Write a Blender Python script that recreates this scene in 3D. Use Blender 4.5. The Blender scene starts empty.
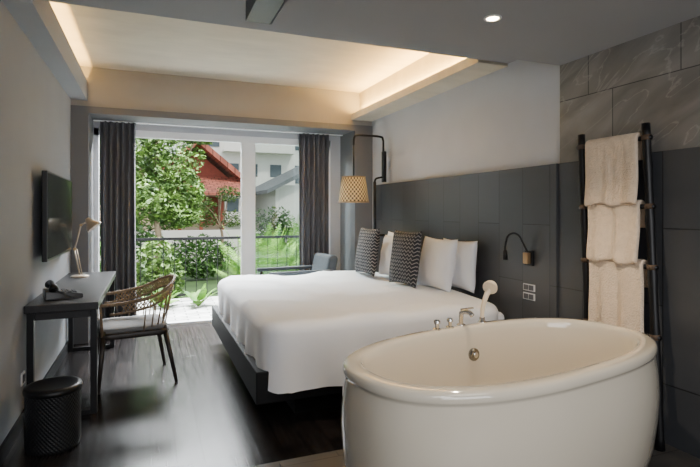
import bpy, math, random, bmesh
from mathutils import Vector, Matrix, noise
random.seed(7)
C = bpy.context.scene.collection
def s2l(c):
    c=c/255.0
    return c/12.92 if c<=0.04045 else ((c+0.055)/1.055)**2.4
def rgb(r,g,b): return (s2l(r),s2l(g),s2l(b),1)

# ---------------------------------------------------------------- materials
def mat(name,col,rough=0.5,metal=0.0,var=0.08,scale=8.0,bump=0.0,bscale=60.0,coat=0.0,sheen=0.0,emit=None,estr=0.0,stretch=None,spec=None):
    m=bpy.data.materials.new(name); m.use_nodes=True
    nt=m.node_tree; N=nt.nodes; L=nt.links; b=N['Principled BSDF']
    tc=N.new('ShaderNodeTexCoord'); mp=N.new('ShaderNodeMapping'); L.new(tc.outputs['Object'],mp.inputs[0])
    if stretch: mp.inputs['Scale'].default_value=stretch
    n=N.new('ShaderNodeTexNoise'); n.inputs['Scale'].default_value=scale; n.inputs['Detail'].default_value=5
    L.new(mp.outputs[0],n.inputs['Vector'])
    r=N.new('ShaderNodeValToRGB')
    r.color_ramp.elements[0].position=.3; r.color_ramp.elements[1].position=.7
    r.color_ramp.elements[0].color=tuple(c*(1-var) for c in col[:3])+(1,)
    r.color_ramp.elements[1].color=tuple(min(1,c*(1+var)) for c in col[:3])+(1,)
    L.new(n.outputs[0],r.inputs[0]); L.new(r.outputs[0],b.inputs['Base Color'])
    b.inputs['Roughness'].default_value=rough; b.inputs['Metallic'].default_value=metal
    if coat: b.inputs['Coat Weight'].default_value=coat; b.inputs['Coat Roughness'].default_value=.05
    if sheen: b.inputs['Sheen Weight'].default_value=sheen
    if spec is not None: b.inputs['Specular IOR Level'].default_value=spec
    if bump:
        n2=N.new('ShaderNodeTexNoise'); n2.inputs['Scale'].default_value=bscale; n2.inputs['Detail'].default_value=4
        L.new(mp.outputs[0],n2.inputs['Vector'])
        bp=N.new('ShaderNodeBump'); bp.inputs['Strength'].default_value=bump; bp.inputs['Distance'].default_value=.01
        L.new(n2.outputs[0],bp.inputs['Height']); L.new(bp.outputs[0],b.inputs['Normal'])
    if emit: b.inputs['Emission Color'].default_value=emit; b.inputs['Emission Strength'].default_value=estr
    return m

def brickmat(name,c1,c2,cm,bw,rh,mortar,plane='YZ',rough=.5,offset=.5,grain=None,spec=.5,bumpd=.3,grainamt=.25,gscale=4,rvar=0.1,vein=None,gbump=.25,det=8,rot=0):
    m=bpy.data.materials.new(name); m.use_nodes=True
    nt=m.node_tree; N=nt.nodes; L=nt.links; b=N['Principled BSDF']
    tc=N.new('ShaderNodeTexCoord'); sx=N.new('ShaderNodeSeparateXYZ'); cx=N.new('ShaderNodeCombineXYZ')
    L.new(tc.outputs['Object'],sx.inputs[0])
    L.new(sx.outputs[plane[0]],cx.inputs['X']); L.new(sx.outputs[plane[1]],cx.inputs['Y'])
    br=N.new('ShaderNodeTexBrick'); L.new(cx.outputs[0],br.inputs['Vector'])
    br.inputs['Scale'].default_value=1; br.inputs['Brick Width'].default_value=bw; br.inputs['Row Height'].default_value=rh
    br.inputs['Mortar Size'].default_value=mortar; br.inputs['Mortar Smooth'].default_value=.1
    br.inputs['Color1'].default_value=c1; br.inputs['Color2'].default_value=c2; br.inputs['Mortar'].default_value=cm
    br.offset=offset
    mp0=N.new('ShaderNodeMapping'); mp0.inputs['Rotation'].default_value=(0,0,rot); L.new(cx.outputs[0],mp0.inputs[0])
    mp=N.new('ShaderNodeMapping'); L.new(mp0.outputs[0],mp.inputs[0])
    if grain: mp.inputs['Scale'].default_value=grain
    n=N.new('ShaderNodeTexNoise'); n.inputs['Scale'].default_value=gscale; n.inputs['Detail'].default_value=det; n.inputs['Distortion'].default_value=.6
    L.new(mp.outputs[0],n.inputs['Vector'])
    mr=N.new('ShaderNodeMapRange'); mr.inputs[1].default_value=.3; mr.inputs[2].default_value=.7
    mr.inputs[3].default_value=1-grainamt; mr.inputs[4].default_value=1+grainamt
    L.new(n.outputs[0],mr.inputs[0])
    mx=N.new('ShaderNodeVectorMath'); mx.operation='SCALE'
    L.new(br.outputs['Color'],mx.inputs[0]); L.new(mr.outputs[0],mx.inputs['Scale'])
    last=mx.outputs[0]
    if vein:
        n3=N.new('ShaderNodeTexNoise'); n3.inputs['Scale'].default_value=1.7; n3.inputs['Detail'].default_value=9; n3.inputs['Distortion'].default_value=1.2
        L.new(mp.outputs[0],n3.inputs['Vector'])
        s1=N.new('ShaderNodeMath'); s1.operation='SUBTRACT'; L.new(n3.outputs[0],s1.inputs[0]); s1.inputs[1].default_value=.5
        s2=N.new('ShaderNodeMath'); s2.operation='ABSOLUTE'; L.new(s1.outputs[0],s2.inputs[0])
        vr=N.new('ShaderNodeMapRange'); vr.inputs[1].default_value=.0; vr.inputs[2].default_value=.018; vr.inputs[3].default_value=.28; vr.inputs[4].default_value=0
        L.new(s2.outputs[0],vr.inputs[0])
        mm=N.new('ShaderNodeMix'); mm.data_type='RGBA'; L.new(vr.outputs[0],mm.inputs[0]); L.new(last,mm.inputs[6]); mm.inputs[7].default_value=vein
        last=mm.outputs[2]
    L.new(last,b.inputs['Base Color'])
    if rvar:
        rr=N.new('ShaderNodeMapRange'); rr.inputs[3].default_value=rough-rvar; rr.inputs[4].default_value=rough+rvar
        L.new(n.outputs[0],rr.inputs[0]); L.new(rr.outputs[0],b.inputs['Roughness'])
    else: b.inputs['Roughness'].default_value=rough
    b.inputs['Specular IOR Level'].default_value=spec
    inv=N.new('ShaderNodeMath'); inv.operation='SUBTRACT'; inv.inputs[0].default_value=1; L.new(br.outputs['Fac'],inv.inputs[1])
    ad=N.new('ShaderNodeMath'); ad.operation='MULTIPLY_ADD'; L.new(n.outputs[0],ad.inputs[0]); ad.inputs[1].default_value=gbump; L.new(inv.outputs[0],ad.inputs[2])
    bp=N.new('ShaderNodeBump'); bp.inputs['Strength'].default_value=bumpd; bp.inputs['Distance'].default_value=.004
    L.new(ad.outputs[0],bp.inputs['Height']); L.new(bp.outputs[0],b.inputs['Normal'])
    return m

M={}
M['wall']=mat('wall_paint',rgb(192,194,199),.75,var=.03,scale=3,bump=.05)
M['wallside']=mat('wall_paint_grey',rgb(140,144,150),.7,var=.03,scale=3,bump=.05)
M['wallfar']=mat('wall_far_paint',rgb(156,152,146),.75,var=.03,scale=3)
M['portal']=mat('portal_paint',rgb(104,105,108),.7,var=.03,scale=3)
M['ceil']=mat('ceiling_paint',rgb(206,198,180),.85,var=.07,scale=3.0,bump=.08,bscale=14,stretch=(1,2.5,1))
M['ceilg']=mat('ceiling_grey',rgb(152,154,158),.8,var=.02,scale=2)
M['floor']=brickmat('floor_planks',rgb(46,41,40),rgb(23,21,21),rgb(4,4,4),1.4,.14,.004,plane='YX',rough=.25,grain=(.7,16,1),grainamt=.7,gscale=4,bumpd=.3,gbump=.14,rvar=.05,det=6,spec=.32)
M['headb']=brickmat('charcoal_panels',rgb(70,72,76),rgb(60,62,66),rgb(26,26,28),.84,.27,.003,plane='ZY',rough=.36,grain=(3,1,1),grainamt=.05,gscale=2,spec=.6,rvar=0,gbump=0,bumpd=.35)
M['marble']=brickmat('stone_tiles',rgb(138,134,129),rgb(116,113,109),rgb(62,60,58),.6,.42,.003,plane='YZ',rough=.42,grain=(1.0,3.0,1),grainamt=.3,gscale=2.2,offset=.3,vein=rgb(188,183,175),rot=.55,det=10)
M['deck']=brickmat('balcony_tiles',rgb(220,218,213),rgb(180,178,174),rgb(110,110,108),.3,.1,.010,plane='XY',rough=.6)
M['slab']=brickmat('bath_stone',rgb(70,67,64),rgb(60,58,56),rgb(30,30,29),.6,.6,.003,plane='XY',rough=.5)
M['black']=mat('black_metal',rgb(20,20,22),.4,metal=.3,var=.1)
M['blackwood']=mat('black_wood',rgb(32,30,31),.4,var=.2,scale=5,stretch=(1,8,1),bump=.1)
M['bedwood']=mat('bed_base_wood',rgb(20,21,24),.65,var=.15,scale=5,spec=.25)
M['linen']=mat('white_linen',rgb(248,249,252),.85,var=.015,scale=3,bump=.5,bscale=4,sheen=.2)
M['linen2']=mat('white_pillow_cotton',rgb(245,246,249),.85,var=.02,scale=3,bump=.5,bscale=7,sheen=.2)
M['towel']=mat('towel_cotton',rgb(226,205,180),.95,var=.07,scale=25,bump=1.0,bscale=110,sheen=.3)
M['tub']=mat('tub_enamel',rgb(221,211,192),.08,var=.01,scale=2,coat=1.0)
M['chrome']=mat('chrome',rgb(235,233,230),.12,metal=1,var=.02)
M['chromed']=mat('satin_chrome',rgb(150,146,140),.25,metal=1,var=.02)
M['cream']=mat('cream_plastic',rgb(236,218,190),.3,var=.03)
M['champ']=mat('champagne_metal',rgb(170,142,106),.35,metal=.7,var=.03)
M['curtain']=mat('curtain_fabric',rgb(98,98,103),.9,var=.08,scale=10,bump=.2,bscale=200,sheen=.1)
M['frame']=mat('window_frame_white',rgb(248,250,250),.4,var=.02)
M['screen']=mat('tv_screen',rgb(12,13,15),.16,var=.02)
M['rattan']=mat('rattan',rgb(150,124,92),.6,var=.25,scale=40,bump=.4,bscale=120)
M['rattand']=mat('brown_rattan',rgb(130,108,84),.6,var=.3,scale=50,bump=.5,bscale=150)
M['binding']=mat('binding_cord',rgb(80,62,46),.6,var=.3,scale=80,bump=.5,bscale=250)
M['seatc']=mat('seat_cushion',rgb(120,119,118),.9,var=.05,scale=30,bump=.3,bscale=150)
M['legw']=mat('dark_leg_wood',rgb(44,36,31),.45,var=.2,scale=20,stretch=(1,1,.1))
M['lampshade']=mat('desk_lamp_metal',rgb(176,164,146),.35,metal=.35,var=.05)
M['plastic']=mat('white_plastic',rgb(225,225,225),.4,var=.02)
M['phone']=mat('phone_plastic',rgb(18,18,20),.35,var=.05)
M['button']=mat('phone_buttons',rgb(90,90,95),.5)
M['armch']=mat('armchair_fabric',rgb(66,70,76),.85,var=.1,scale=20,bump=.3,bscale=150)
M['trunk']=mat('tree_bark',rgb(140,122,100),.9,var=.3,scale=12,bump=.6,bscale=30)
M['roof']=brickmat('roof_tiles',rgb(176,104,84),rgb(148,84,68),rgb(90,54,44),.3,.22,.02,plane='XY',rough=.8)
M['redwood']=mat('house_timber',rgb(134,64,46),.7,var=.15)
M['housew']=mat('house_plaster',rgb(206,184,160),.85,var=.06)
M['white']=mat('white_plaster',rgb(228,225,218),.85,var=.04,scale=1)
M['glassd']=mat('dark_glass',rgb(72,84,90),.15,var=.2,scale=1)
M['groof']=mat('grey_roof',rgb(96,100,102),.7,var=.15,scale=3,stretch=(8,1,1))
M['ground']=mat('garden_ground',rgb(62,88,44),.95,var=.3,scale=2)
M['warmstrip']=mat('warm_led_strip',rgb(255,220,160),.5,emit=(1,.56,.14,1),estr=22)
M['lens']=mat('downlight_lens',rgb(255,240,220),.5,emit=(1,.76,.48,1),estr=90)
def leafmat(name,c1,c2,sc=3):
    m=mat(name,c1,.6,var=.4,scale=sc)
    r=[n for n in m.node_tree.nodes if n.type=='VALTORGB'][0]
    r.color_ramp.elements[0].color=c1; r.color_ramp.elements[1].color=c2
    return m
M['leaf']=leafmat('tree_leaves',rgb(26,56,18),rgb(98,130,46),5)
M['leaf2']=leafmat('palm_leaves',rgb(42,98,26),rgb(128,172,58),5)
M['leaf3']=leafmat('shrub_leaves',rgb(22,56,20),rgb(76,118,40),6)
def mathfn(N,L):
    def mth(op,a,bb=None,c=None):
        n=N.new('ShaderNodeMath'); n.operation=op
        for i,v in enumerate((a,bb,c)):
            if v is None: continue
            if hasattr(v,'links'): L.new(v,n.inputs[i])
            else: n.inputs[i].default_value=v
        return n.outputs[0]
    return mth
def wicker(name,c1,c2,fu,fv,rough=.6,emit=0):
    m=bpy.data.materials.new(name); m.use_nodes=True
    nt=m.node_tree; N=nt.nodes; L=nt.links; b=N['Principled BSDF']; mth=mathfn(N,L)
    tc=N.new('ShaderNodeTexCoord'); sx=N.new('ShaderNodeSeparateXYZ'); L.new(tc.outputs['Object'],sx.inputs[0])
    an=mth('ARCTAN2',sx.outputs['Y'],sx.outputs['X'])
    u=mth('SINE',mth('MULTIPLY',an,fu))
    v=mth('SINE',mth('MULTIPLY',sx.outputs['Z'],fv))
    w=mth('MULTIPLY',u,v)
    mr=N.new('ShaderNodeMapRange'); mr.inputs[1].default_value=-.6; mr.inputs[2].default_value=.6; L.new(w,mr.inputs[0])
    mx=N.new('ShaderNodeMix'); mx.data_type='RGBA'; L.new(mr.outputs[0],mx.inputs[0])
    mx.inputs[6].default_value=c1; mx.inputs[7].default_value=c2
    L.new(mx.outputs[2],b.inputs['Base Color']); b.inputs['Roughness'].default_value=rough
    bp=N.new('ShaderNodeBump'); bp.inputs['Distance'].default_value=.004; bp.inputs['Strength'].default_value=.8
    L.new(w,bp.inputs['Height']); L.new(bp.outputs[0],b.inputs['Normal'])
    if emit:
        L.new(mx.outputs[2],b.inputs['Emission Color']); b.inputs['Emission Strength'].default_value=emit
    return m
M['binw']=wicker('black_wicker',rgb(12,12,13),rgb(34,34,36),44,260,.5)
M['shade']=wicker('woven_shade',rgb(84,62,38),rgb(220,190,138),24,125,.7,emit=.3)
def ikat():
    m=bpy.data.materials.new('patterned_cushion_fabric'); m.use_nodes=True
    nt=m.node_tree; N=nt.nodes; L=nt.links; b=N['Principled BSDF']; mth=mathfn(N,L)
    tc=N.new('ShaderNodeTexCoord'); sx=N.new('ShaderNodeSeparateXYZ'); L.new(tc.outputs['Object'],sx.inputs[0])
    fy=mth('FRACT',mth('MULTIPLY',mth('ADD',sx.outputs['Y'],5),24))
    fz=mth('FRACT',mth('MULTIPLY',mth('ADD',sx.outputs['Z'],5),30))
    tri=mth('ABSOLUTE',mth('MULTIPLY',mth('SUBTRACT',fy,.5),2))
    d=mth('ABSOLUTE',mth('SUBTRACT',fz,mth('MULTIPLY',tri,.7)))
    g=mth('LESS_THAN',d,.14)
    mx=N.new('ShaderNodeMix'); mx.data_type='RGBA'; L.new(g,mx.inputs[0])
    mx.inputs[6].default_value=rgb(44,45,51); mx.inputs[7].default_value=rgb(138,136,136)
    L.new(mx.outputs[2],b.inputs['Base Color']); b.inputs['Roughness'].default_value=.9
    return m
M['ikat']=ikat()
def glass():
    m=bpy.data.materials.new('window_glass'); m.use_nodes=True
    nt=m.node_tree; N=nt.nodes; L=nt.links
    for n in list(N):
        if n.type!='OUTPUT_MATERIAL': N.remove(n)
    out=[n for n in N if n.type=='OUTPUT_MATERIAL'][0]
    t=N.new('ShaderNodeBsdfTransparent'); t.inputs[0].default_value=(.86,.91,.90,1)
    g=N.new('ShaderNodeBsdfGlossy'); g.inputs['Roughness'].default_value=.02
    mx=N.new('ShaderNodeMixShader'); mx.inputs[0].default_value=.06
    L.new(t.outputs[0],mx.inputs[1]); L.new(g.outputs[0],mx.inputs[2]); L.new(mx.outputs[0],out.inputs[0])
    return m
M['glass']=glass()

# ---------------------------------------------------------------- geometry helpers
LOC={}
def thing(name,loc,label,cat,rot=(0,0,0),local=False,group=None):
    e=bpy.data.objects.new(name,None); e.location=loc; e.rotation_euler=rot; e.empty_display_size=.1
    C.objects.link(e); e['label']=label; e['category']=cat
    if group: e['group']=group
    LOC[e.name]=local
    return e
def add(name,vs,fs,m,parent=None,smooth=True,bevel=0,sub=0,origin=None):
    if parent is not None and not LOC.get(parent.name,True):
        o=Vector(parent.location); vs=[Vector(v)-o for v in vs]
    elif origin is not None:
        o=Vector(origin); vs=[Vector(v)-o for v in vs]
    me=bpy.data.meshes.new(name); me.from_pydata([tuple(v) for v in vs],[],fs); me.update()
    ob=bpy.data.objects.new(name,me); C.objects.link(ob)
    if origin is not None and parent is None: ob.location=origin
    me.materials.append(m)
    if smooth:
        for p in me.polygons: p.use_smooth=True
    if parent is not None: ob.parent=parent
    if bevel:
        b=ob.modifiers.new('bevel','BEVEL'); b.width=bevel; b.segments=3; b.limit_method='ANGLE'
        for p in me.polygons: p.use_smooth=False
    if sub:
        s=ob.modifiers.new('sub','SUBSURF'); s.levels=sub; s.render_levels=sub
    return ob
def tag(ob,label,cat,group=None):
    ob['label']=label; ob['category']=cat
    if group: ob['group']=group
    return ob
def struct(ob,label=None):
    ob['kind']='structure'
    if label: ob['label']=label
    return ob
def bx(x0,x1,y0,y1,z0,z1):
    return ([(x0,y0,z0),(x1,y0,z0),(x1,y1,z0),(x0,y1,z0),(x0,y0,z1),(x1,y0,z1),(x1,y1,z1),(x0,y1,z1)],
            [(0,3,2,1),(4,5,6,7),(0,1,5,4),(1,2,6,5),(2,3,7,6),(3,0,4,7)])
def join(parts):
    V=[];F=[]
    for v,f in parts:
        n=len(V); V+= [tuple(p) for p in v]; F+=[tuple(i+n for i in q) for q in f]
    return V,F
def box(name,b,m,parent=None,bevel=0,origin=None):
    v,f=bx(*b); return add(name,v,f,m,parent,False,bevel,0,origin)
def boxes(name,bs,m,parent=None,bevel=0,origin=None):
    v,f=join([bx(*b) for b in bs]); return add(name,v,f,m,parent,False,bevel,0,origin)
def tubeg(pts,rad,n=12,closed=False):
    pts=[Vector(p) for p in pts]; K=len(pts)
    rs=rad if isinstance(rad,(list,tuple)) else [rad]*K
    V=[];F=[];prev=None
    for i,p in enumerate(pts):
        a=pts[(i-1)%K] if (closed or i>0) else p; b=pts[(i+1)%K] if (closed or i<K-1) else p
        t=(b-a).normalized()
        u=t.orthogonal().normalized() if prev is None else (prev-t*prev.dot(t)).normalized()
        prev=u; w=t.cross(u)
        for k in range(n):
            an=2*math.pi*k/n; V.append(p+(u*math.cos(an)+w*math.sin(an))*rs[i])
    R=K if closed else K-1
    for i in range(R):
        j=(i+1)%K
        for k in range(n):
            l=(k+1)%n; F.append((i*n+k,i*n+l,j*n+l,j*n+k))
    if not closed:
        F.append(tuple(reversed(range(n)))); F.append(tuple((K-1)*n+k for k in range(n)))
    return V,F
def tube(name,pts,rad,m,parent=None,n=12,closed=False):
    v,f=tubeg(pts,rad,n,closed); return add(name,v,f,m,parent)
def spline(pts,k=6,closed=False):
    pts=[Vector(p) for p in pts]; n=len(pts); out=[]
    R=n if closed else n-1
    for i in range(R):
        g=lambda j: pts[j%n] if closed else pts[max(0,min(n-1,j))]
        p0,p1,p2,p3=g(i-1),g(i),g(i+1),g(i+2)
        for s in range(k):
            t=s/k
            out.append(.5*((2*p1)+(p2-p0)*t+(2*p0-5*p1+4*p2-p3)*t*t+(3*p1-p0-3*p2+p3)*t**3))
    if not closed: out.append(pts[-1])
    return out
def latheg(prof,c,n=40,cap0=True,cap1=True):
    V=[];F=[]
    for r,z in prof:
        for k in range(n):
            a=2*math.pi*k/n; V.append((c[0]+r*math.cos(a),c[1]+r*math.sin(a),c[2]+z))
    for i in range(len(prof)-1):
        for k in range(n):
            l=(k+1)%n; F.append((i*n+k,i*n+l,(i+1)*n+l,(i+1)*n+k))
    if cap0: F.append(tuple(reversed(range(n))))
    if cap1: F.append(tuple((len(prof)-1)*n+k for k in range(n)))
    return V,F
def lathe(name,prof,c,m,parent=None,n=40,cap0=True,cap1=True,origin=None):
    v,f=latheg(prof,c,n,cap0,cap1); return add(name,v,f,m,parent,origin=origin)
def autos(ob,ang=40):
    try:
        for p in ob.data.polygons: p.use_smooth=True
        ob.data.set_sharp_from_angle(angle=math.radians(ang))
    except Exception: pass
    return ob

# ---------------------------------------------------------------- ROOM
XL,XR,YF,YB=-.75,2.62,5.8,-2.2
struct(box('floor',(XL-.1,XR+.1,YB,6.4,-.12,0),M['floor']),'dark stained plank floor')
struct(box('floor',(-2.2,4.2,6.4,8.35,-.14,-.02),M['deck']),'pale stone tiled balcony floor')
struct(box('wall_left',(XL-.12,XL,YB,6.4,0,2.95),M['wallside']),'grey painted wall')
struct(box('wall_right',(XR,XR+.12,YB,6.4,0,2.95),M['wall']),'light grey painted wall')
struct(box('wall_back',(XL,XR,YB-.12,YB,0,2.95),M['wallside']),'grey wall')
struct(box('wall_far',(XL,XR,YF,5.95,2.44,2.95),M['wallfar']),'warm grey wall above the window bay')
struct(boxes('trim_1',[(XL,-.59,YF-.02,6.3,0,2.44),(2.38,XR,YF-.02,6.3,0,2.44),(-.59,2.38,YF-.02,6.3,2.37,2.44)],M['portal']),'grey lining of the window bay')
struct(box('ceiling',(XL,XR,5.95,6.4,2.44,2.95),M['ceilg']),'window bay ceiling')
struct(boxes('wall_window',[(XL,-.6,6.3,6.4,0,2.4),(2.24,XR,6.3,6.4,0,2.4),(-.6,2.24,6.3,6.4,2.3,2.4)],M['wall']),'wall around the sliding window')
struct(box('ceiling',(XL,XR,YB,YF,2.85,2.95),M['ceil']),'recessed pale ceiling lit by warm cove light')
struct(box('ceiling',(XL,XR,YB,3.2,2.52,2.85),M['ceilg']),'lower grey ceiling soffit')
struct(box('ceiling',(.6,XR,YB,2.64,2.35,2.52),M['ceilg']),'dropped grey ceiling above the bath')
struct(box('trim_2',(.47,.6,YB,2.66,2.36,2.52),M['black']),'dark ceiling track')
struct(boxes('ceiling',[(2.45,XR,3.2,YF,2.5,2.85),(2.34,2.45,3.2,YF,2.5,2.52),(2.34,2.355,3.2,YF,2.52,2.575)],M['ceil']),'side soffit with light cove')
struct(boxes('ceiling',[(XL,-.6,3.2,YF,2.5,2.52),(-.615,-.6,3.2,YF,2.52,2.7)],M['ceilg']),'side soffit with light cove')
struct(box('baseboard_left',(XL,XL+.015,YB,YF-.02,0,.09),M['bedwood']))
struct(box('trim_3',(2.585,XR,YB,2.64,0,1.68),M['headb']),'dark charcoal wall panels beside the bath')
struct(box('trim_4',(2.6,XR,YB,2.64,1.68,2.35),M['marble']),'veined grey stone wall tiles')
struct(boxes('trim_5',[(2.57,XR,2.64,5.62,0,1.68)],M['headb']),'dark charcoal panelled headboard wall')
tag(box('cove_light_strip',(2.40,2.42,3.3,5.7,2.521,2.53),M['warmstrip'],origin=(2.41,4.5,2.521)),'warm glowing light strip in the ceiling cove','light strip')
tag(box('cove_light_strip',(-.70,-.68,3.3,5.7,2.521,2.53),M['warmstrip'],origin=(-.69,4.5,2.521)),'warm glowing light strip in the ceiling cove','light strip')
struct(boxes('trim_6',[(.6,2.585,YB,2.45,0,.1)],M['slab']),'raised dark stone bath platform')
struct(boxes('trim_7',[(.50,2.57,2.47,2.56,0,.05)],M['slab']),'stone edging strip')

w=boxes('window_1',[(-.6,-.54,6.31,6.38,0,2.3),(2.18,2.24,6.31,6.38,0,2.3),(-.6,2.24,6.31,6.38,2.22,2.3),(-.6,2.24,6.31,6.38,-.0,.03),
   (1.14,1.24,6.33,6.38,.03,2.22),(1.06,1.15,6.31,6.345,.03,2.22)],M['frame'])
struct(w,'white framed sliding glass door')
g=box('glass',(1.24,2.18,6.352,6.358,.03,2.22),M['glass'],w); g['kind']='structure'

def curtain(x0,x1,y,z0,z1,label):
    V=[];F=[];n=96;zs=[z0,z0+.3,z0+.8,z0+1.4,z1-.3,z1-.06,z1]
    for j,z in enumerate(zs):
        for i in range(n+1):
            t=i/n; x=x0+(x1-x0)*t
            am=.042*(1+.15*math.sin(j*1.3+t*9))
            V.append((x+.006*math.sin(j+t*20),y+am*math.sin(t*2*math.pi*6+.25*math.sin(j)),z))
    for j in range(len(zs)-1):
        for i in range(n):
            a=j*(n+1)+i; F.append((a,a+1,a+n+2,a+n+1))
    ob=add('curtain',V,F,M['curtain'],origin=((x0+x1)/2,y,z0))
    s=ob.modifiers.new('s','SOLIDIFY'); s.thickness=.004
    tag(ob,label,'curtain','grey window curtains'); return ob
curtain(-.51,-.15,6.2,.01,2.36,'grey floor-length curtain gathered beside the open door')
curtain(1.78,2.18,6.2,.01,2.36,'grey floor-length curtain gathered beside the glass pane')
struct(box('trim_8',(-.58,2.37,6.18,6.22,2.36,2.37),M['frame']),'curtain track')

# ---------------------------------------------------------------- BED
bed=thing('bed',(1.6,4.2,0),'large platform bed with white duvet and dark base','bed')
box('bed_frame',(.60,2.57,3.04,5.40,.17,.37),M['bedwood'],bed,bevel=.008)
box('base_plinth',(.9,2.57,3.25,5.1,0,.17),M['black'],bed)
box('mattress',(.72,2.55,3.12,5.24,.37,.58),M['linen'],bed,bevel=.05)
def rrect(x0,x1,y0,y1,r,n=160):
    pts=[]
    segs=[((x0+r,y0),(x1-r,y0)),('a',(x1-r,y0+r),-90),((x1,y0+r),(x1,y1-r)),('a',(x1-r,y1-r),0),((x1-r,y1),(x0+r,y1)),('a',(x0+r,y1-r),90),((x0,y1-r),(x0,y0+r)),('a',(x0+r,y0+r),180)]
    for s in segs:
        if s[0]=='a':
            for k in range(10):
                a=math.radians(s[2]+90*k/10); pts.append((s[1][0]+r*math.cos(a),s[1][1]+r*math.sin(a)))
        else:
            for k in range(36):
                t=k/36; pts.append((s[0][0]+(s[1][0]-s[0][0])*t,s[0][1]+(s[1][1]-s[0][1])*t))
    return pts
def duvet():
    x0,x1,y0,y1=.635,2.45,2.985,5.35
    V=[];rings=[];R=.075; zt=.67
    levels=[('side',t) for t in (0,.1,.2,.35,.5,.7,.85,1)]+[('arc',a) for a in (12,24,36,48,60,75,90)]+[('top',k/24) for k in range(1,24)]
    for kind,val in levels:
        if kind=='side': ins=0
        elif kind=='arc': ins=R*(1-math.cos(math.radians(val)))
        else: ins=R+val*.86
        ins=min(ins,.86)
        rr=max(.07-ins,.0)+ .10*(1-min(1,ins/.9))+.005
        hx=(x1-x0)/2-ins; hy=(y1-y0)/2-ins; cx=(x0+x1)/2; cy=(y0+y1)/2
        rr=min(rr,hx*.9,hy*.9)
        pts=rrect(cx-hx,cx+hx,cy-hy,cy+hy,rr); ring=[]
        for i,(x,y) in enumerate(pts):
            near=max(0,min(1,(y0+.22-y)/.2)); foot=max(0,min(1,(x0+.3-x)/.3))
            zb=.235+.11*(1-near)*foot
            if kind=='side':
                z=zb+(zt-R-zb)*val; fl=(1-val)**1.1
                s_=x*1.0+y*1.0
                wv=.028*fl*noise.noise(Vector((x*6,y*6,z*1.2)))+.015*fl*math.sin(s_*17+1.5*noise.noise(Vector((x*3,y*3,0))))
                nx=1 if x>x1-.12 else (-1 if x<x0+.12 else 0); ny=1 if y>y1-.12 else (-1 if y<y0+.12 else 0)
                if nx>0: nx=0
                x+=nx*wv; y+=ny*wv
                z+=0.008*(1-val)*math.sin(i*.21)
            elif kind=='arc': z=zt-R+R*math.sin(math.radians(val))
            else: z=zt
            if kind!='side':
                f=1 if kind=='top' else math.sin(math.radians(val))
                rd=1-abs(noise.noise(Vector((x*1.8+y*.9,y*1.5-x*.5,2))))*2
                z+=f*(.026*noise.noise(Vector((x*2.0,y*2.0,0)))+.018*rd**5+.007*noise.noise(Vector((x*8,y*6,5))))
            ring.append(len(V)); V.append((x,y,z))
        rings.append(ring)
    F=[];n=len(rings[0])
    for a,b in zip(rings[:-1],rings[1:]):
        for k in range(n):
            l=(k+1)%n; F.append((a[k],a[l],b[l],b[k]))
    F.append(tuple(rings[-1]))
    return add('duvet',V,F,M['linen'],bed)
duvet()
def pillow(name,x,y,z,w,h,t,m,label,cat,lean=.25,yaw=0,group=None,roll=0):
    V=[];F=[];n=24
    for side in (1,-1):
        for j in range(n+1):
            for i in range(n+1):
                u=-1+2*i/n; v=-1+2*j/n
                th=max((1-u*u)*(1-v*v),0)**.42*t/2
                th*=1+.16*max(0,-v)
                yy=w/2*u*(1-.08*(1-v*v)); zz=h/2*v*(1-.08*(1-u*u))+h/2
                th*=1+.22*noise.noise(Vector((u*2+x*9,v*2+y*9,side)))
                V.append((side*th,yy,zz))
    N=(n+1)**2
    for s in (0,1):
        for j in range(n):
            for i in range(n):
                a=s*N+j*(n+1)+i; q=(a,a+1,a+n+2,a+n+1)
                F.append(q if s==0 else tuple(reversed(q)))
    me=bpy.data.meshes.new(name); me.from_pydata(V,[],F); me.update(); me.materials.append(m)
    bm=bmesh.new(); bm.from_mesh(me); bmesh.ops.remove_doubles(bm,verts=bm.verts,dist=.0005); bmesh.ops.recalc_face_normals(bm,faces=bm.faces); bm.to_mesh(me); bm.free()
    for p in me.polygons: p.use_smooth=True
    ob=bpy.data.objects.new(name,me); C.objects.link(ob); ob.location=(x,y,z); ob.rotation_euler=(roll,lean,yaw)
    tag(ob,label,cat,group); return ob
pillow('pillow',2.45,3.66,.685,.50,.43,.14,M['linen2'],'white cotton pillow leaning against the dark panels','pillow',.08,.02,'white bed pillows')
pillow('pillow',2.27,3.75,.685,.50,.45,.15,M['linen2'],'white cotton pillow propped behind a patterned cushion','pillow',.17,.05,'white bed pillows',.02)
pillow('pillow',2.45,4.75,.685,.62,.45,.14,M['linen2'],'white cotton pillow behind the far patterned cushion','pillow',.08,.0,'white bed pillows')
pillow('pillow',2.27,4.58,.685,.50,.43,.14,M['linen2'],'white cotton pillow between the two patterned cushions','pillow',.17,.03,'white bed pillows')
pillow('cushion',2.10,4.00,.69,.46,.50,.14,M['ikat'],'dark grey cushion with fine cream woven zigzag pattern','cushion',.13,.06,'patterned cushions')
pillow('cushion',2.10,4.84,.69,.48,.50,.14,M['ikat'],'dark grey cushion with fine cream woven zigzag pattern','cushion',.13,0,'patterned cushions')

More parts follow.
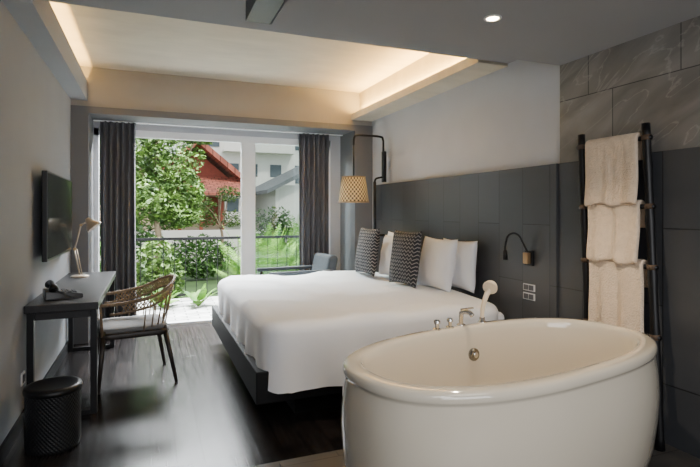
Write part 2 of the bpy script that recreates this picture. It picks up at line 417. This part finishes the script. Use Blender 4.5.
# ---------------------------------------------------------------- TUB
TC=(1.545,1.87); TR=math.radians(10)
tub=thing('bathtub',(TC[0],TC[1],.1),'freestanding oval glossy ivory bathtub on stone platform','bathtub',rot=(0,0,TR),local=True)
def oval(a,b,n=120,e=2.5):
    r=[]
    for k in range(n):
        t=2*math.pi*k/n; c=math.cos(t); s=math.sin(t)
        r.append((a*math.copysign(abs(c)**(2/e),c),b*math.copysign(abs(s)**(2/e),s)))
    return r
A,B=.83,.44
prof=[(.085,0),(.055,.015),(.034,.06),(.010,.17),(-.004,.29),(-.010,.40),(-.006,.48),(.001,.54),(.006,.580),(.006,.590),(.001,.595),(-.001,.602),(-.001,.615),(.003,.626),(.010,.633),(.022,.637),(.044,.638),(.062,.637),(.072,.631),(.078,.618),(.082,.59),(.088,.5),(.100,.35),(.125,.22),(.16,.14),(.22,.10),(.32,.085)]
V=[];F=[];n=120
for o,z in prof:
    for x,y in oval(A-o,B-o,n): V.append((x,y,z))
for i in range(len(prof)-1):
    for k in range(n):
        l=(k+1)%n; F.append((i*n+k,i*n+l,(i+1)*n+l,(i+1)*n+k))
F.append(tuple(reversed(range(n)))); F.append(tuple((len(prof)-1)*n+k for k in range(n)))
autos(add('tub_shell',V,F,M['tub'],tub),60)
def disc(name,c,nrm,r,th,m,parent,n=28):
    nrm=Vector(nrm).normalized(); c=Vector(c)
    return autos(add(name,*tubeg([c,c+nrm*th*.7,c+nrm*th],[r,r,r*.85],n),m,parent),40)
disc('overflow_cap',(.12,.354,.49),(0,-1,.05),.034,.022,M['chromed'],tub)
disc('overflow_knob',(.12,.333,.491),(0,-1,.05),.016,.008,M['chrome'],tub)
disc('drain',(.0,.0,.084),(0,0,1),.035,.008,M['chrome'],tub)
fy=.40
fa=thing('bath_faucet',(TC[0],TC[1],.737),'chrome bath mixer set with spout and handles on tub rim','faucet',rot=(0,0,TR),local=True)
def knob(x):
    o=add('valve_handle',*latheg([(.022,0),(.022,.006),(.012,.01),(.011,.028),(.017,.032),(.017,.046),(.014,.05)],(x,fy,0),24),M['chrome'],fa); autos(o)
knob(-.09); knob(.0)
tube('spout',spline([(.08,fy,0),(.08,fy,.055),(.082,fy-.01,.075),(.095,fy-.045,.078),(.10,fy-.065,.062)],5),.013,M['chrome'],fa)
add('spout_base',*latheg([(.024,0),(.024,.008),(.018,.012)],(.08,fy,0),24),M['chrome'],fa)
box('lever_handle',(.08,.17,fy-.008,fy+.008,.084,.092),M['chrome'],fa,bevel=.003)
hs=thing('hand_shower',(TC[0],TC[1],.737),'cream hand shower standing upright in its holder','hand shower',rot=(0,0,TR),local=True)
add('holder',*latheg([(.024,0),(.024,.008),(.015,.012),(.015,.03)],(.235,fy-.005,0),24),M['chrome'],hs)
hp=spline([(.235,fy-.005,.02),(.240,fy-.005,.08),(.258,fy-.01,.14),(.285,fy-.012,.185)],5)
tube('handle',hp,[.010+.0004*i for i in range(len(hp))],M['cream'],hs)
c=Vector((.283,fy-.02,.195)); nv=Vector((-.85,-.45,-.35)).normalized()
autos(add('shower_head',*tubeg([c-nv*.022,c-nv*.014,c+nv*.006,c+nv*.012],[.016,.036,.041,.036],28),M['cream'],hs))

# ---------------------------------------------------------------- TOWEL LADDER
lad=thing('towel_ladder',(2.5,2.05,.1),'black bamboo towel ladder leaning on the wall','ladder')
def lx(z): return 2.550-.06*(1.88-z)/1.78
def ly(z): return -.13*(1.88-z)/1.78
YA,YBB=2.41,1.965
for y in (YA,YBB):
    pts=[];rs=[];z=.1
    while z<=1.89:
        pts.append((lx(z),y+ly(z),z)); rs.append(.022 if int(round((z-.1)/.06))%5 else .0255); z+=.06
    tube('rail',pts,rs,M['black'],lad,14)
rungs=[1.76,1.38,1.05,.68]
for z in rungs:
    tube('rung',[(lx(z),YA+.03+ly(z),z),(lx(z),YBB-.03+ly(z),z)],.013,M['black'],lad,12)
    for y in (YA,YBB):
        o=tube('binding',[(lx(z-.014),y+ly(z-.014),z-.014),(lx(z+.014),y+ly(z+.014),z+.014)],.0265,M['binding'],lad,14)
        o['label']='brown rattan binding'
def towel(z,ln,back,label,seed,m0,m1):
    cx=lx(z); r=.026; V=[];F=[]
    path=[(cx+r,z-back),(cx+r,z-back*.5)]
    for a in range(0,181,20):
        path.append((cx+r*math.cos(math.radians(a)),z+r*math.sin(math.radians(a))))
    for k in range(1,9): path.append((cx-r-.038*(k/8)**1.3,z-ln*k/8))
    y0=YBB+m0; y1=YA-m1; ny=28
    for i,(x,zz) in enumerate(path):
        f=max(0,i-10)/9
        for j in range(ny+1):
            t=j/ny; y=(y0+ly(zz))+(y1-y0)*t
            fold=.012*math.exp(-((t-.45-.03*math.sin(seed))/.06)**2)
            V.append((x-((.008*f*math.sin(j*.6+seed)-fold*min(1,f*2)) if i>10 else 0),y+.006*f*math.sin(i*.7+seed),zz+(.010*math.sin(j*.4+seed) if i==len(path)-1 else 0)))
    for i in range(len(path)-1):
        for j in range(ny):
            a=i*(ny+1)+j; F.append((a,a+1,a+ny+2,a+ny+1))
    ob=add('towel',V,F,M['towel'],origin=(cx,2.2+ly(z),z))
    s=ob.modifiers.new('s','SOLIDIFY'); s.thickness=.026; s.offset=0
    ob.modifiers.new('sub','SUBSURF').levels=1
    tag(ob,label,'towel','towels on the ladder')
towel(1.76,.37,.12,'folded cream towel hanging over the top ladder rung',0,.036,.055)
towel(1.38,.32,.12,'folded cream towel hanging over the second ladder rung',1.7,.042,.058)
towel(1.05,.46,.12,'long cream towel hanging over the third ladder rung',3.1,.038,.055)

# ---------------------------------------------------------------- WALL FIXTURES
rl=thing('reading_lamp',(2.57,2.93,1.02),'small black gooseneck reading lamp on the wall panels','wall lamp')
box('wall_plate',(2.55,2.57,2.85,2.93,.96,1.07),M['black'],rl,bevel=.004)
tube('gooseneck',spline([(2.55,2.90,1.06),(2.525,2.915,1.12),(2.50,2.93,1.175),(2.465,2.95,1.195),(2.43,2.97,1.17),(2.42,2.985,1.10),(2.42,2.985,1.06)],6),.0075,M['black'],rl)
tube('lamp_head',[(2.42,2.985,1.07),(2.42,2.985,1.0)],[.013,.019],M['black'],rl,18)
box('switch_block',(2.52,2.55,2.865,2.915,.975,1.055),M['champ'],rl,bevel=.004)
for z,l in ((.80,'white wall switch plate above another plate'),(.735,'white wall socket plate below a switch plate')):
    sp=thing('wall_switch',(2.57,2.9,z),l,'switch',group='wall plates by the bed')
    box('plate',(2.562,2.57,2.84,2.96,z-.025,z+.025),M['plastic'],sp,bevel=.002)
    for k in range(2): box('rocker',(2.558,2.562,2.85+.053*k,2.896+.053*k,z-.018,z+.018),M['button'] ,sp,bevel=.001)
so=thing('wall_socket',(XL,3.72,.3),'small white socket plate low on the grey wall','socket')
box('plate',(XL,XL+.008,3.66,3.74,.26,.34),M['plastic'],so,bevel=.002)
box('socket_face',(XL+.008,XL+.012,3.675,3.725,.275,.325),M['button'],so,bevel=.001)

al=thing('arm_lamp',(2.57,5.3,1.7),'black arched wall lamp with hanging woven basket shade','wall lamp')
box('wall_bracket',(2.53,2.57,5.27,5.33,1.70,2.06),M['black'],al,bevel=.005)
tube('arm',spline([(2.54,5.3,2.02),(2.542,5.3,2.14),(2.535,5.3,2.20),(2.50,5.3,2.23),(2.3,5.3,2.235),(2.20,5.3,2.23),(2.172,5.3,2.20),(2.165,5.3,2.12)],6),.013,M['black'],al)
tube('cord',[(2.165,5.3,2.12),(2.165,5.3,1.72)],.009,M['black'],al,8)
tube('support_pole',[(2.43,5.3,1.06),(2.43,5.3,1.70)],.018,M['black'],al)
tube('support_pole',spline([(2.43,5.3,1.70),(2.45,5.3,1.74),(2.54,5.3,1.76)],4),.012,M['black'],al)
tube('support_pole',spline([(2.43,5.3,1.09),(2.46,5.3,1.08),(2.56,5.3,1.08)],4),.012,M['black'],al)
sh=lathe('lamp_shade',[(.172,0),(.162,.10),(.147,.20),(.132,.285),(.115,.29),(.02,.292)],(0,0,0),M['shade'],None,48,False,False)
sh.parent=al; sh.location=(2.165-2.57,0,1.465-1.7)
s=sh.modifiers.new('s','SOLIDIFY'); s.thickness=.006
for r_,z_ in ((.174,1.465),(.134,1.75)):
    tube('shade_ring',[(2.165+r_*math.cos(a*math.pi/16),5.3+r_*math.sin(a*math.pi/16),z_) for a in range(32)],.0065,M['rattan'],al,8,True)
tv=thing('television',(XL,4.6,1.32),'flat black television mounted on the grey wall','television')
box('wall_mount',(XL,-.70,4.4,4.8,1.2,1.45),M['black'],tv)
box('casing',(-.70,-.665,4.02,5.20,1.0,1.64),M['black'],tv,bevel=.006)
box('screen',(-.665,-.662,4.035,5.185,1.02,1.625),M['screen'],tv)
# ---------------------------------------------------------------- DESK
dk=thing('desk',(-.53,4.65,0),'narrow black writing desk against the wall','desk')
box('desktop',(-.745,-.32,3.72,5.6,.70,.75),M['blackwood'],dk,bevel=.004)
box('apron',(-.72,-.36,3.80,5.5,.64,.70),M['blackwood'],dk)
for y in (3.76,5.52):
    for x in (-.735,-.37):
        box('leg',(x,x+.04,y-.02,y+.02,0,.70),M['black'],dk,bevel=.002)
    box('foot_rail',(-.695,-.37,y-.02,y+.02,0,.03),M['black'],dk,bevel=.002)
ph=thing('telephone',(-.57,4.02,.75),'black corded desk telephone on the desk','telephone',rot=(0,0,.25),local=True)
v=[(-.10,-.09,0),(.10,-.09,0),(.10,.09,0),(-.10,.09,0),(-.10,-.08,.055),(.10,-.08,.025),(.10,.08,.025),(-.10,.08,.055)]
add('phone_body',v,bx(0,1,0,1,0,1)[1],M['phone'],ph,False,bevel=.006)
v,f=tubeg(spline([(-.06,-.115,.065),(-.06,-.09,.085),(-.06,0,.095),(-.06,.09,.085),(-.06,.115,.065)],5),[.026,.026,.026,.024,.02,.017,.015,.014,.014,.014,.014,.014,.014,.014,.015,.017,.02,.024,.026,.026,.026],14)
add('handset',v,f,M['phone'],ph)
for i in range(3):
    for j in range(4):
        x=-.005+.028*i; y=-.05+.03*j; z=.042-.15*x
        box('key',(x,x+.018,y,y+.018,z-.006,z+.004),M['button'],ph,bevel=.001)
pts=[]
for k in range(90):
    t=k/89; b=Vector((-.06+.10*t,-.115-.06*math.sin(t*math.pi),.055*(1-t)+.012))
    pts.append(b+Vector((0,math.cos(k*1.1)*.005,math.sin(k*1.1)*.005)))
tube('phone_cord',pts,.002,M['phone'],ph,6)
ph.scale=(1.15,1.15,1.15)
# desk lamp
dl=thing('desk_lamp',(-.60,5.2,.75),'slim jointed metal desk lamp with small cone shade','lamp',local=True)
add('lamp_base',*latheg([(.075,0),(.075,.012),(.065,.018),(.012,.024)],(0,0,0),32),M['lampshade'],dl)
tube('lower_arm',[(0,0,.02),(-.045,0,.26)],.0065,M['lampshade'],dl)
tube('lower_arm',[(.02,0,.02),(-.025,0,.26)],.004,M['lampshade'],dl)
tube('upper_arm',[(-.045,0,.25),(.01,0,.48)],.0065,M['lampshade'],dl)
tube('upper_arm',[(.01,0,.48),(.06,0,.51)],.0065,M['lampshade'],dl)
disc('joint',(-.04,-.01,.26),(0,1,0),.014,.02,M['champ'],dl)
disc('joint',(.01,-.01,.48),(0,1,0),.012,.02,M['champ'],dl)
c=Vector((.085,0,.505)); nv=Vector((.6,-.1,-.75)).normalized()
o=add('lamp_shade',*tubeg([c-nv*.045,c-nv*.03,c,c+nv*.035,c+nv*.06],[.018,.028,.036,.066,.074],28),M['lampshade'],dl); autos(o)
# bin
bn=thing('waste_bin',(-.52,3.33,0),'black woven cylindrical waste bin with lid','bin',local=True)
lathe('bin_body',[(.135,0),(.142,.02),(.142,.31),(.147,.32)],(0,0,0),M['binw'],bn,48)
lathe('bin_lid',[(.149,.318),(.151,.335),(.145,.352),(.12,.356),(.10,.352)],(0,0,0),M['black'],bn,48)
# ---------------------------------------------------------------- DESK CHAIR (faces -X)
ch=thing('armchair',(-.13,4.42,0),'brown rattan armchair with grey seat and dark splayed legs at the desk','chair',rot=(0,0,math.radians(8)),local=True)
ch['label']='brown rattan armchair with grey seat and dark legs'
for (x,y,fx,fy2) in ((-.24,-.23,-.28,-.28),(-.24,.23,-.28,.28),(.22,-.22,.31,-.29),(.22,.22,.31,.29)):
    tube('leg',[(x,y,.45),(fx,fy2,0)],[.023,.013],M['legw'],ch,12)
sv=rrect(-.27,.26,-.26,.26,.08); nn=len(sv)
def stack(lv):
    V=[]
    for sc,z in lv:
        for x,y in sv: V.append((x*sc,y*sc,z))
    K=len(lv)
    F=[(i*nn+k,i*nn+(k+1)%nn,(i+1)*nn+(k+1)%nn,(i+1)*nn+k) for i in range(K-1) for k in range(nn)]+[tuple(reversed(range(nn))),tuple((K-1)*nn+k for k in range(nn))]
    return V,F
add('seat_frame',*stack([(1,.385),(1.02,.395),(1.02,.42),(1,.43)]),M['legw'],ch)
add('seat',*stack([(.93,.43),(.98,.438),(.98,.455),(.92,.466),(.6,.472),(.2,.473)]),M['seatc'],ch)
rail=spline([(-.30,-.30,.655),(-.1,-.32,.665),(.12,-.31,.70),(.27,-.23,.77),(.34,0,.81),(.27,.23,.77),(.12,.31,.70),(-.1,.32,.665),(-.30,.30,.655)],8)
tube('top_rail',rail,.013,M['rattand'],ch)
tube('lower_rail',[Vector((p.x*.95,p.y*.95,p.z-.075)) for p in rail][4:-4],.009,M['rattand'],ch)
# woven lattice band made of crossing strands
sl=[]
L1=rail[7:-7]
for k in range(0,len(L1)-2):
    a=L1[k]; b=L1[k+2]
    t1=Vector((a.x*.99,a.y*.99,a.z-.005)); b1=Vector((b.x*.952,b.y*.952,b.z-.073))
    t2=Vector((b.x*.99,b.y*.99,b.z-.005)); b2=Vector((a.x*.952,a.y*.952,a.z-.073))
    sl.append(tubeg([t1,b1],.0042,6)); sl.append(tubeg([t2,b2],.0042,6))
v,f=join(sl); add('woven_band',v,f,M['rattan'],ch)
for k in range(14,len(rail)-13,3):
    p=rail[k]; q=Vector((min(p.x*.8,.25),p.y*.8,.42))
    tube('spindle',[q,Vector((p.x*.95,p.y*.95,p.z-.075))],.0055,M['rattand'],ch,8)
for sgn in (-1,1):
    tube('arm_post',[(-.25,.24*sgn,.40),(-.27,.30*sgn,.66)],.011,M['rattand'],ch)
ch.scale=(.94,.94,1)
# ---------------------------------------------------------------- lounge chair by window
lc=thing('lounge_chair',(1.62,5.74,0),'low dark grey upholstered lounge chair by the window','chair',rot=(0,0,math.radians(5)),local=True)
box('seat',(-.38,.30,-.24,.24,.28,.44),M['armch'],lc,bevel=.05)
add('backrest',[(.22,-.25,.4),(.36,-.25,.4),(.36,.25,.4),(.22,.25,.4),(.32,-.25,.85),(.44,-.25,.83),(.44,.25,.83),(.32,.25,.85)],bx(0,1,0,1,0,1)[1],M['armch'],lc,False,bevel=.045)
for s_ in (-1,1):
    box('armrest',(-.42,.36,.25*s_-.03,.25*s_+.03,.64,.68),M['armch'],lc,bevel=.015)
    for x in (-.36,.28):
        tube('leg',[(x,.25*s_,.65),(x*1.05,.25*s_,0)],.016,M['black'],lc)
dn=thing('downlight',(1.64,2.12,2.35),'small recessed round ceiling spotlight, switched on','light',local=True)
add('trim_ring',*latheg([(.030,-.001),(.032,-.006),(.044,-.005),(.046,0)],(0,0,0),32,False,False),M['plastic'],dn)
add('lens',*latheg([(.001,-.003),(.030,-.002)],(0,0,0),32,False,False),M['lens'],dn)

# ---------------------------------------------------------------- OUTSIDE
struct(box('floor',(-30,45,8.35,70,-.5,-.3),M['ground']),'garden ground')
rg=thing('balcony_railing',(.8,8.1,0),'dark metal balcony railing','railing')
box('top_rail',(-2.1,4.1,8.07,8.13,.92,.96),M['black'],rg)
box('bottom_rail',(-2.1,4.1,8.085,8.115,.06,.09),M['black'],rg)
x=-2.05
while x<4.1:
    box('baluster',(x-.005,x+.005,8.095,8.105,.09,.92),M['black'],rg); x+=.16
for x in (-2.1,-.3,1.5,3.3): box('post',(x-.018,x+.018,8.08,8.12,-.02,.93),M['black'],rg)

def leaves(c,rad,n,size,seed):
    rnd=random.Random(seed); V=[];F=[]
    for i in range(n):
        while True:
            p=Vector((rnd.uniform(-1,1),rnd.uniform(-1,1),rnd.uniform(-1,1)))
            if p.length<1 and p.length>.2: break
        q=Vector((c[0]+p.x*rad[0],c[1]+p.y*rad[1],c[2]+p.z*rad[2]))
        q+=Vector([noise.noise(q*1.5+Vector((k*9,0,0)))*.35*min(rad) for k in range(3)])
        a=Vector((rnd.gauss(0,1),rnd.gauss(0,1),rnd.gauss(0,.6))).normalized(); b=a.orthogonal().normalized()
        b=(Matrix.Rotation(rnd.uniform(0,6.28),3,a)@b)
        s=size*rnd.uniform(.6,1.3); m=len(V)
        V+=[q-a*s,q-b*s*.4,q+a*s,q+b*s*.4]; F.append((m,m+1,m+2,m+3))
    return V,F
def tree(x,y,h,blobs,label,mt,seed,size=.09,n=900,tr=.07):
    t=thing('tree',(x,y,-.3),label,'tree')
    tube('trunk',spline([(x,y,-.3),(x+.05,y,h*.3),(x-.04,y+.05,h*.6),(x+.03,y,h)],5),[tr*(1-.035*i) for i in range(16)],M['trunk'],t,10)
    for c,r in blobs:
        tube('branch',spline([(x,y,h*.45),((x+c[0])/2+.05,(y+c[1])/2,(h*.5+c[2])/2),tuple(c)],4),[tr*.5*(1-.08*i) for i in range(9)],M['trunk'],t,8)
    V=[];F=[]
    for i,(c,r) in enumerate(blobs):
        v,f=leaves(c,r,n,size,seed+i); k=len(V); V+=v; F+=[tuple(q+k for q in ff) for ff in f]
    add('foliage',V,F,mt,t,False)
tree(.10,9.8,2.7,[((-.35,9.8,2.5),(.65,.5,.6)),((.30,9.85,2.3),(.6,.5,.55)),((.0,9.7,1.6),(.6,.4,.5)),((.62,9.9,1.75),(.38,.4,.35)),((.1,9.8,3.0),(.8,.5,.4)),((.45,9.8,1.3),(.5,.35,.3)),((.85,9.9,2.85),(.4,.4,.22))],'leafy green tree with slender pale trunks beyond the balcony',M['leaf'],3,.05,n=2000)
tree(-1.4,12.2,3.0,[((-1.3,12.2,2.9),(1.0,.8,.8)),((-1.0,12.2,1.6),(1.0,.8,.7)),((-.6,12.4,.7),(.8,.6,.6)),((-.4,12.3,2.2),(.7,.6,.6))],'dense green tree beside the balcony',M['leaf3'],23,.07,n=1800)
tree(1.95,15.2,1.9,[((2.15,15.2,1.9),(.4,.4,.25)),((1.5,15.2,1.55),(.35,.4,.22)),((1.4,15.2,1.15),(.5,.4,.3)),((2.3,15.3,1.15),(.45,.4,.3))],'small slender tree in front of the red-roofed house',M['leaf'],63,.05,n=380,tr=.05)
def shrub(x,y,z,r,label,mt,seed,n=1600,size=.06,name='shrub'):
    t=add(name,*leaves((x,y,z+r[2]),r,n,size,seed),mt,None,False,origin=(x,y,z)); tag(t,label,'shrub')
shrub(-1.1,8.95,-.3,(.6,.35,.65),'dense green shrub behind the railing',M['leaf3'],5)
shrub(.05,8.9,-.3,(.45,.35,.6),'low green shrub behind the railing',M['leaf'],6,n=2200)
shrub(1.1,12.6,-.3,(.9,.4,.55),'round green shrub in the garden',M['leaf3'],9,n=2400)
shrub(2.9,12.6,-.3,(.8,.4,.9),'green hedge in the garden',M['leaf3'],8,n=2800)
def bladeplant(name,x,y,z,n,L,w,droop,label,mt,seed,cat='plant',pin=False):
    rnd=random.Random(seed); V=[];F=[]
    for i in range(n):
        a=2*math.pi*i/n*2.4+rnd.uniform(-.3,.3); el=rnd.uniform(.7,1.4) if pin else rnd.uniform(.5,1.35); l=L*rnd.uniform(.7,1.1)
        d=Vector((math.cos(a),math.sin(a),0)); side=Vector((-d.y,d.x,0)); K=10
        pts=[]
        for k in range(K+1):
            t=k/K; r=l*t*math.cos(el); h=l*t*math.sin(el)-droop*l*t*t
            pts.append(Vector((x,y,z))+d*r+Vector((0,0,h)))
        if not pin:
            m=len(V)
            for k,p in enumerate(pts):
                t=k/K; ww=w*math.sin(math.pi*min(1,(.08+t*.92)))**.7 if t>.25 else w*.12
                V+= [p-side*ww,p+Vector((0,0,-.02)),p+side*ww]
            for k in range(K):
                q=m+3*k; F+=[(q,q+1,q+4,q+3),(q+1,q+2,q+5,q+4)]
        else:
            for k in range(2,K*3+1):
                t=k/(K*3); j=min(K-1,int(t*K)); p=pts[j].lerp(pts[j+1],t*K-j); tn=(pts[j+1]-pts[j]).normalized()
                ll=w*math.sin(math.pi*min(1,t*.9+.05))
                for s_ in (-1,1):
                    e=p+(side*s_*.9+tn*.6+Vector((0,0,-.25)))*ll; m=len(V)
                    V+=[p-tn*.01,e,p+tn*.018]; F.append((m,m+1,m+2))
    ob=add(name,V,F,mt,None,True,origin=(x,y,z)); tag(ob,label,cat); return ob
bladeplant('palm_plant',1.95,9.35,-.3,38,1.75,.24,.2,'lush bright green palm behind the railing',M['leaf2'],1,pin=True)
bladeplant('palm_plant',3.3,10.8,-.3,38,2.2,.26,.2,'tall bright green palm beside the building',M['leaf2'],2,pin=True)
for (x,y,s_) in ((.66,7.62,11),(1.16,7.66,12),(.16,7.66,13)):
    bladeplant('leafy_plant',x,y,-.02,11,.44,.07,.3,'broad-leaved green plant at the balcony edge',M['leaf2'],s_)
hs_=thing('house',(1.2,24,-.3),'low house with terracotta tiled roof and red timber','house')
box('house_wall',(-2,3.0,22,27,-.3,2.7),M['housew'],hs_)
def gable(x0,x1,y0,y1,z0,z1,name,m,par,th=.12):
    xm=(x0+x1)/2
    V=[(x0,y0,z0),(xm,y0,z1),(x1,y0,z0),(x0,y1,z0),(xm,y1,z1),(x1,y1,z0)]
    V+= [(a,b,c-th) for a,b,c in V]
    F=[(0,1,4,3),(1,2,5,4),(6,9,10,7),(7,10,11,8),(0,6,7,1),(1,7,8,2),(3,4,10,9),(4,5,11,10),(0,3,9,6),(2,8,11,5)]
    return add(name,V,F,m,par,False)
gable(-.2,3.9,21.2,27.4,2.7,4.4,'roof',M['roof'],hs_,.25)
v=[(.3,21.98,2.6),(3.4,21.98,2.6),(1.85,21.98,3.9),(.3,22.1,2.6),(3.4,22.1,2.6),(1.85,22.1,3.9)]
add('gable_wall',v,[(0,1,2),(3,5,4),(0,2,5,3),(1,4,5,2),(0,3,4,1)],M['redwood'],hs_,False)
v=[(.8,19.9,2.1),(3.6,19.9,2.1),(3.6,22.0,2.85),(.8,22.0,2.85)]; v+=[(a,b,c-.1) for a,b,c in v]
add('veranda_roof',v,bx(0,1,0,1,0,1)[1],M['roof'],hs_,False)
for x in (1.0,1.8,2.6,3.4): box('veranda_post',(x,x+.12,20.3,20.42,-.3,2.15),M['redwood'],hs_)
for x in (1.0,2.0): box('house_window',(x,x+.7,21.95,22.0,.8,2.0),M['redwood'],hs_)
gw=box('garden_wall',(-3,5.0,17.0,17.2,-.3,.75),M['white'],None,origin=(1.5,17.1,-.3)); tag(gw,'white rendered garden wall','wall')
bb=thing('apartment_building',(8,36,-.3),'white apartment building with balconies and dark windows','building')
box('building_wall',(1.9,14,35,42,-.3,13),M['white'],bb)
for k in range(5):
    z=1.0+2.4*k
    for x in (2.3,3.6,4.9,6.2,7.9,9.7,11.5): box('building_window',(x,x+.8,34.95,35.0,z,z+1.3),M['glassd'],bb)
    box('balcony_slab',(4.6,9.5,34.2,35,z-.35,z-.2),M['white'],bb)
    box('balcony_parapet',(4.6,9.5,34.2,34.3,z-.2,z+.35),M['white'],bb)
g2=thing('neighbour_house',(6,20,-.3),'grey-roofed house beside the garden','house')
box('house_wall',(4.5,10,19,25,-.3,2.4),M['white'],g2)
V=[(4.1,18.6,2.2),(10.4,18.6,5.4),(10.4,25,5.4),(4.1,25,2.2),(4.1,18.6,2.05),(10.4,18.6,5.2),(10.4,25,5.2),(4.1,25,2.05)]
add('roof',V,bx(0,1,0,1,0,1)[1],M['groof'],g2,False)

# ---------------------------------------------------------------- LIGHTS
def area(name,loc,target,sx,sy,power,col=(1,1,1)):
    l=bpy.data.lights.new(name,'AREA'); l.shape='RECTANGLE'; l.size=sx; l.size_y=sy; l.energy=power; l.color=col
    o=bpy.data.objects.new(name,l); C.objects.link(o); o.location=loc
    d=Vector(target)-Vector(loc); o.rotation_euler=d.to_track_quat('-Z','Y').to_euler(); return o
area('sky_light',(0.9,8.9,4.6),(0.9,4.2,.2),4,2.2,4200,(.93,.97,1))
area('bath_fill_light',(1.3,.2,2.33),(1.3,.3,0),1.0,1.0,13,(1,.95,.88))  # added soft fill over the bath area, out of view, not a fixture
area('entry_fill_light',(.0,-1.0,2.50),(.3,1.8,.6),1.0,1.0,30,(.98,.98,1))  # extra fill added behind the camera to lift the room, no real lamp
area('rear_fill_light',(.9,-2.1,1.5),(1.1,5,1.7),2.6,1.6,70,(.96,.97,1))  # invented frontal fill at the unseen back wall, brightens the room evenly
for x,e_ in ((2.41,66),(-.67,38)):
    l=area('cove_light',(x,4.5,2.56),(x,4.5,3),.04,2.4,e_,(1,.60,.17))
    l.rotation_euler=(math.pi,0,0)
sp=bpy.data.lights.new('downlight_beam','SPOT'); sp.energy=80; sp.spot_size=1.7; sp.spot_blend=.6; sp.color=(1,.82,.60); sp.shadow_soft_size=.03
o=bpy.data.objects.new('downlight_beam',sp); C.objects.link(o); o.location=(1.64,2.12,2.33)
pl=bpy.data.lights.new('shade_bulb','POINT'); pl.energy=6; pl.color=(1,.75,.45); pl.shadow_soft_size=.03
o=bpy.data.objects.new('shade_bulb',pl); C.objects.link(o); o.location=(2.165,5.3,1.60)
sn=bpy.data.lights.new('sun','SUN'); sn.energy=3.8; sn.angle=.1; sn.color=(1,.96,.88)
o=bpy.data.objects.new('sun',sn); C.objects.link(o); o.rotation_euler=(math.radians(30),math.radians(20),0)
wd=bpy.data.worlds.new('world'); bpy.context.scene.world=wd; wd.use_nodes=True
bg=wd.node_tree.nodes['Background']; bg.inputs[0].default_value=(.89,.945,1,1); bg.inputs[1].default_value=1.9

cam=bpy.data.cameras.new('camera'); co=bpy.data.objects.new('camera',cam); C.objects.link(co)
cam.sensor_width=36; cam.lens=36*500/700; cam.shift_y=-21.5/700; cam.clip_start=.05; cam.clip_end=300
co.location=(0,0,1.35); co.rotation_euler=(math.radians(90),0,math.radians(-21.8))
bpy.context.scene.camera=co
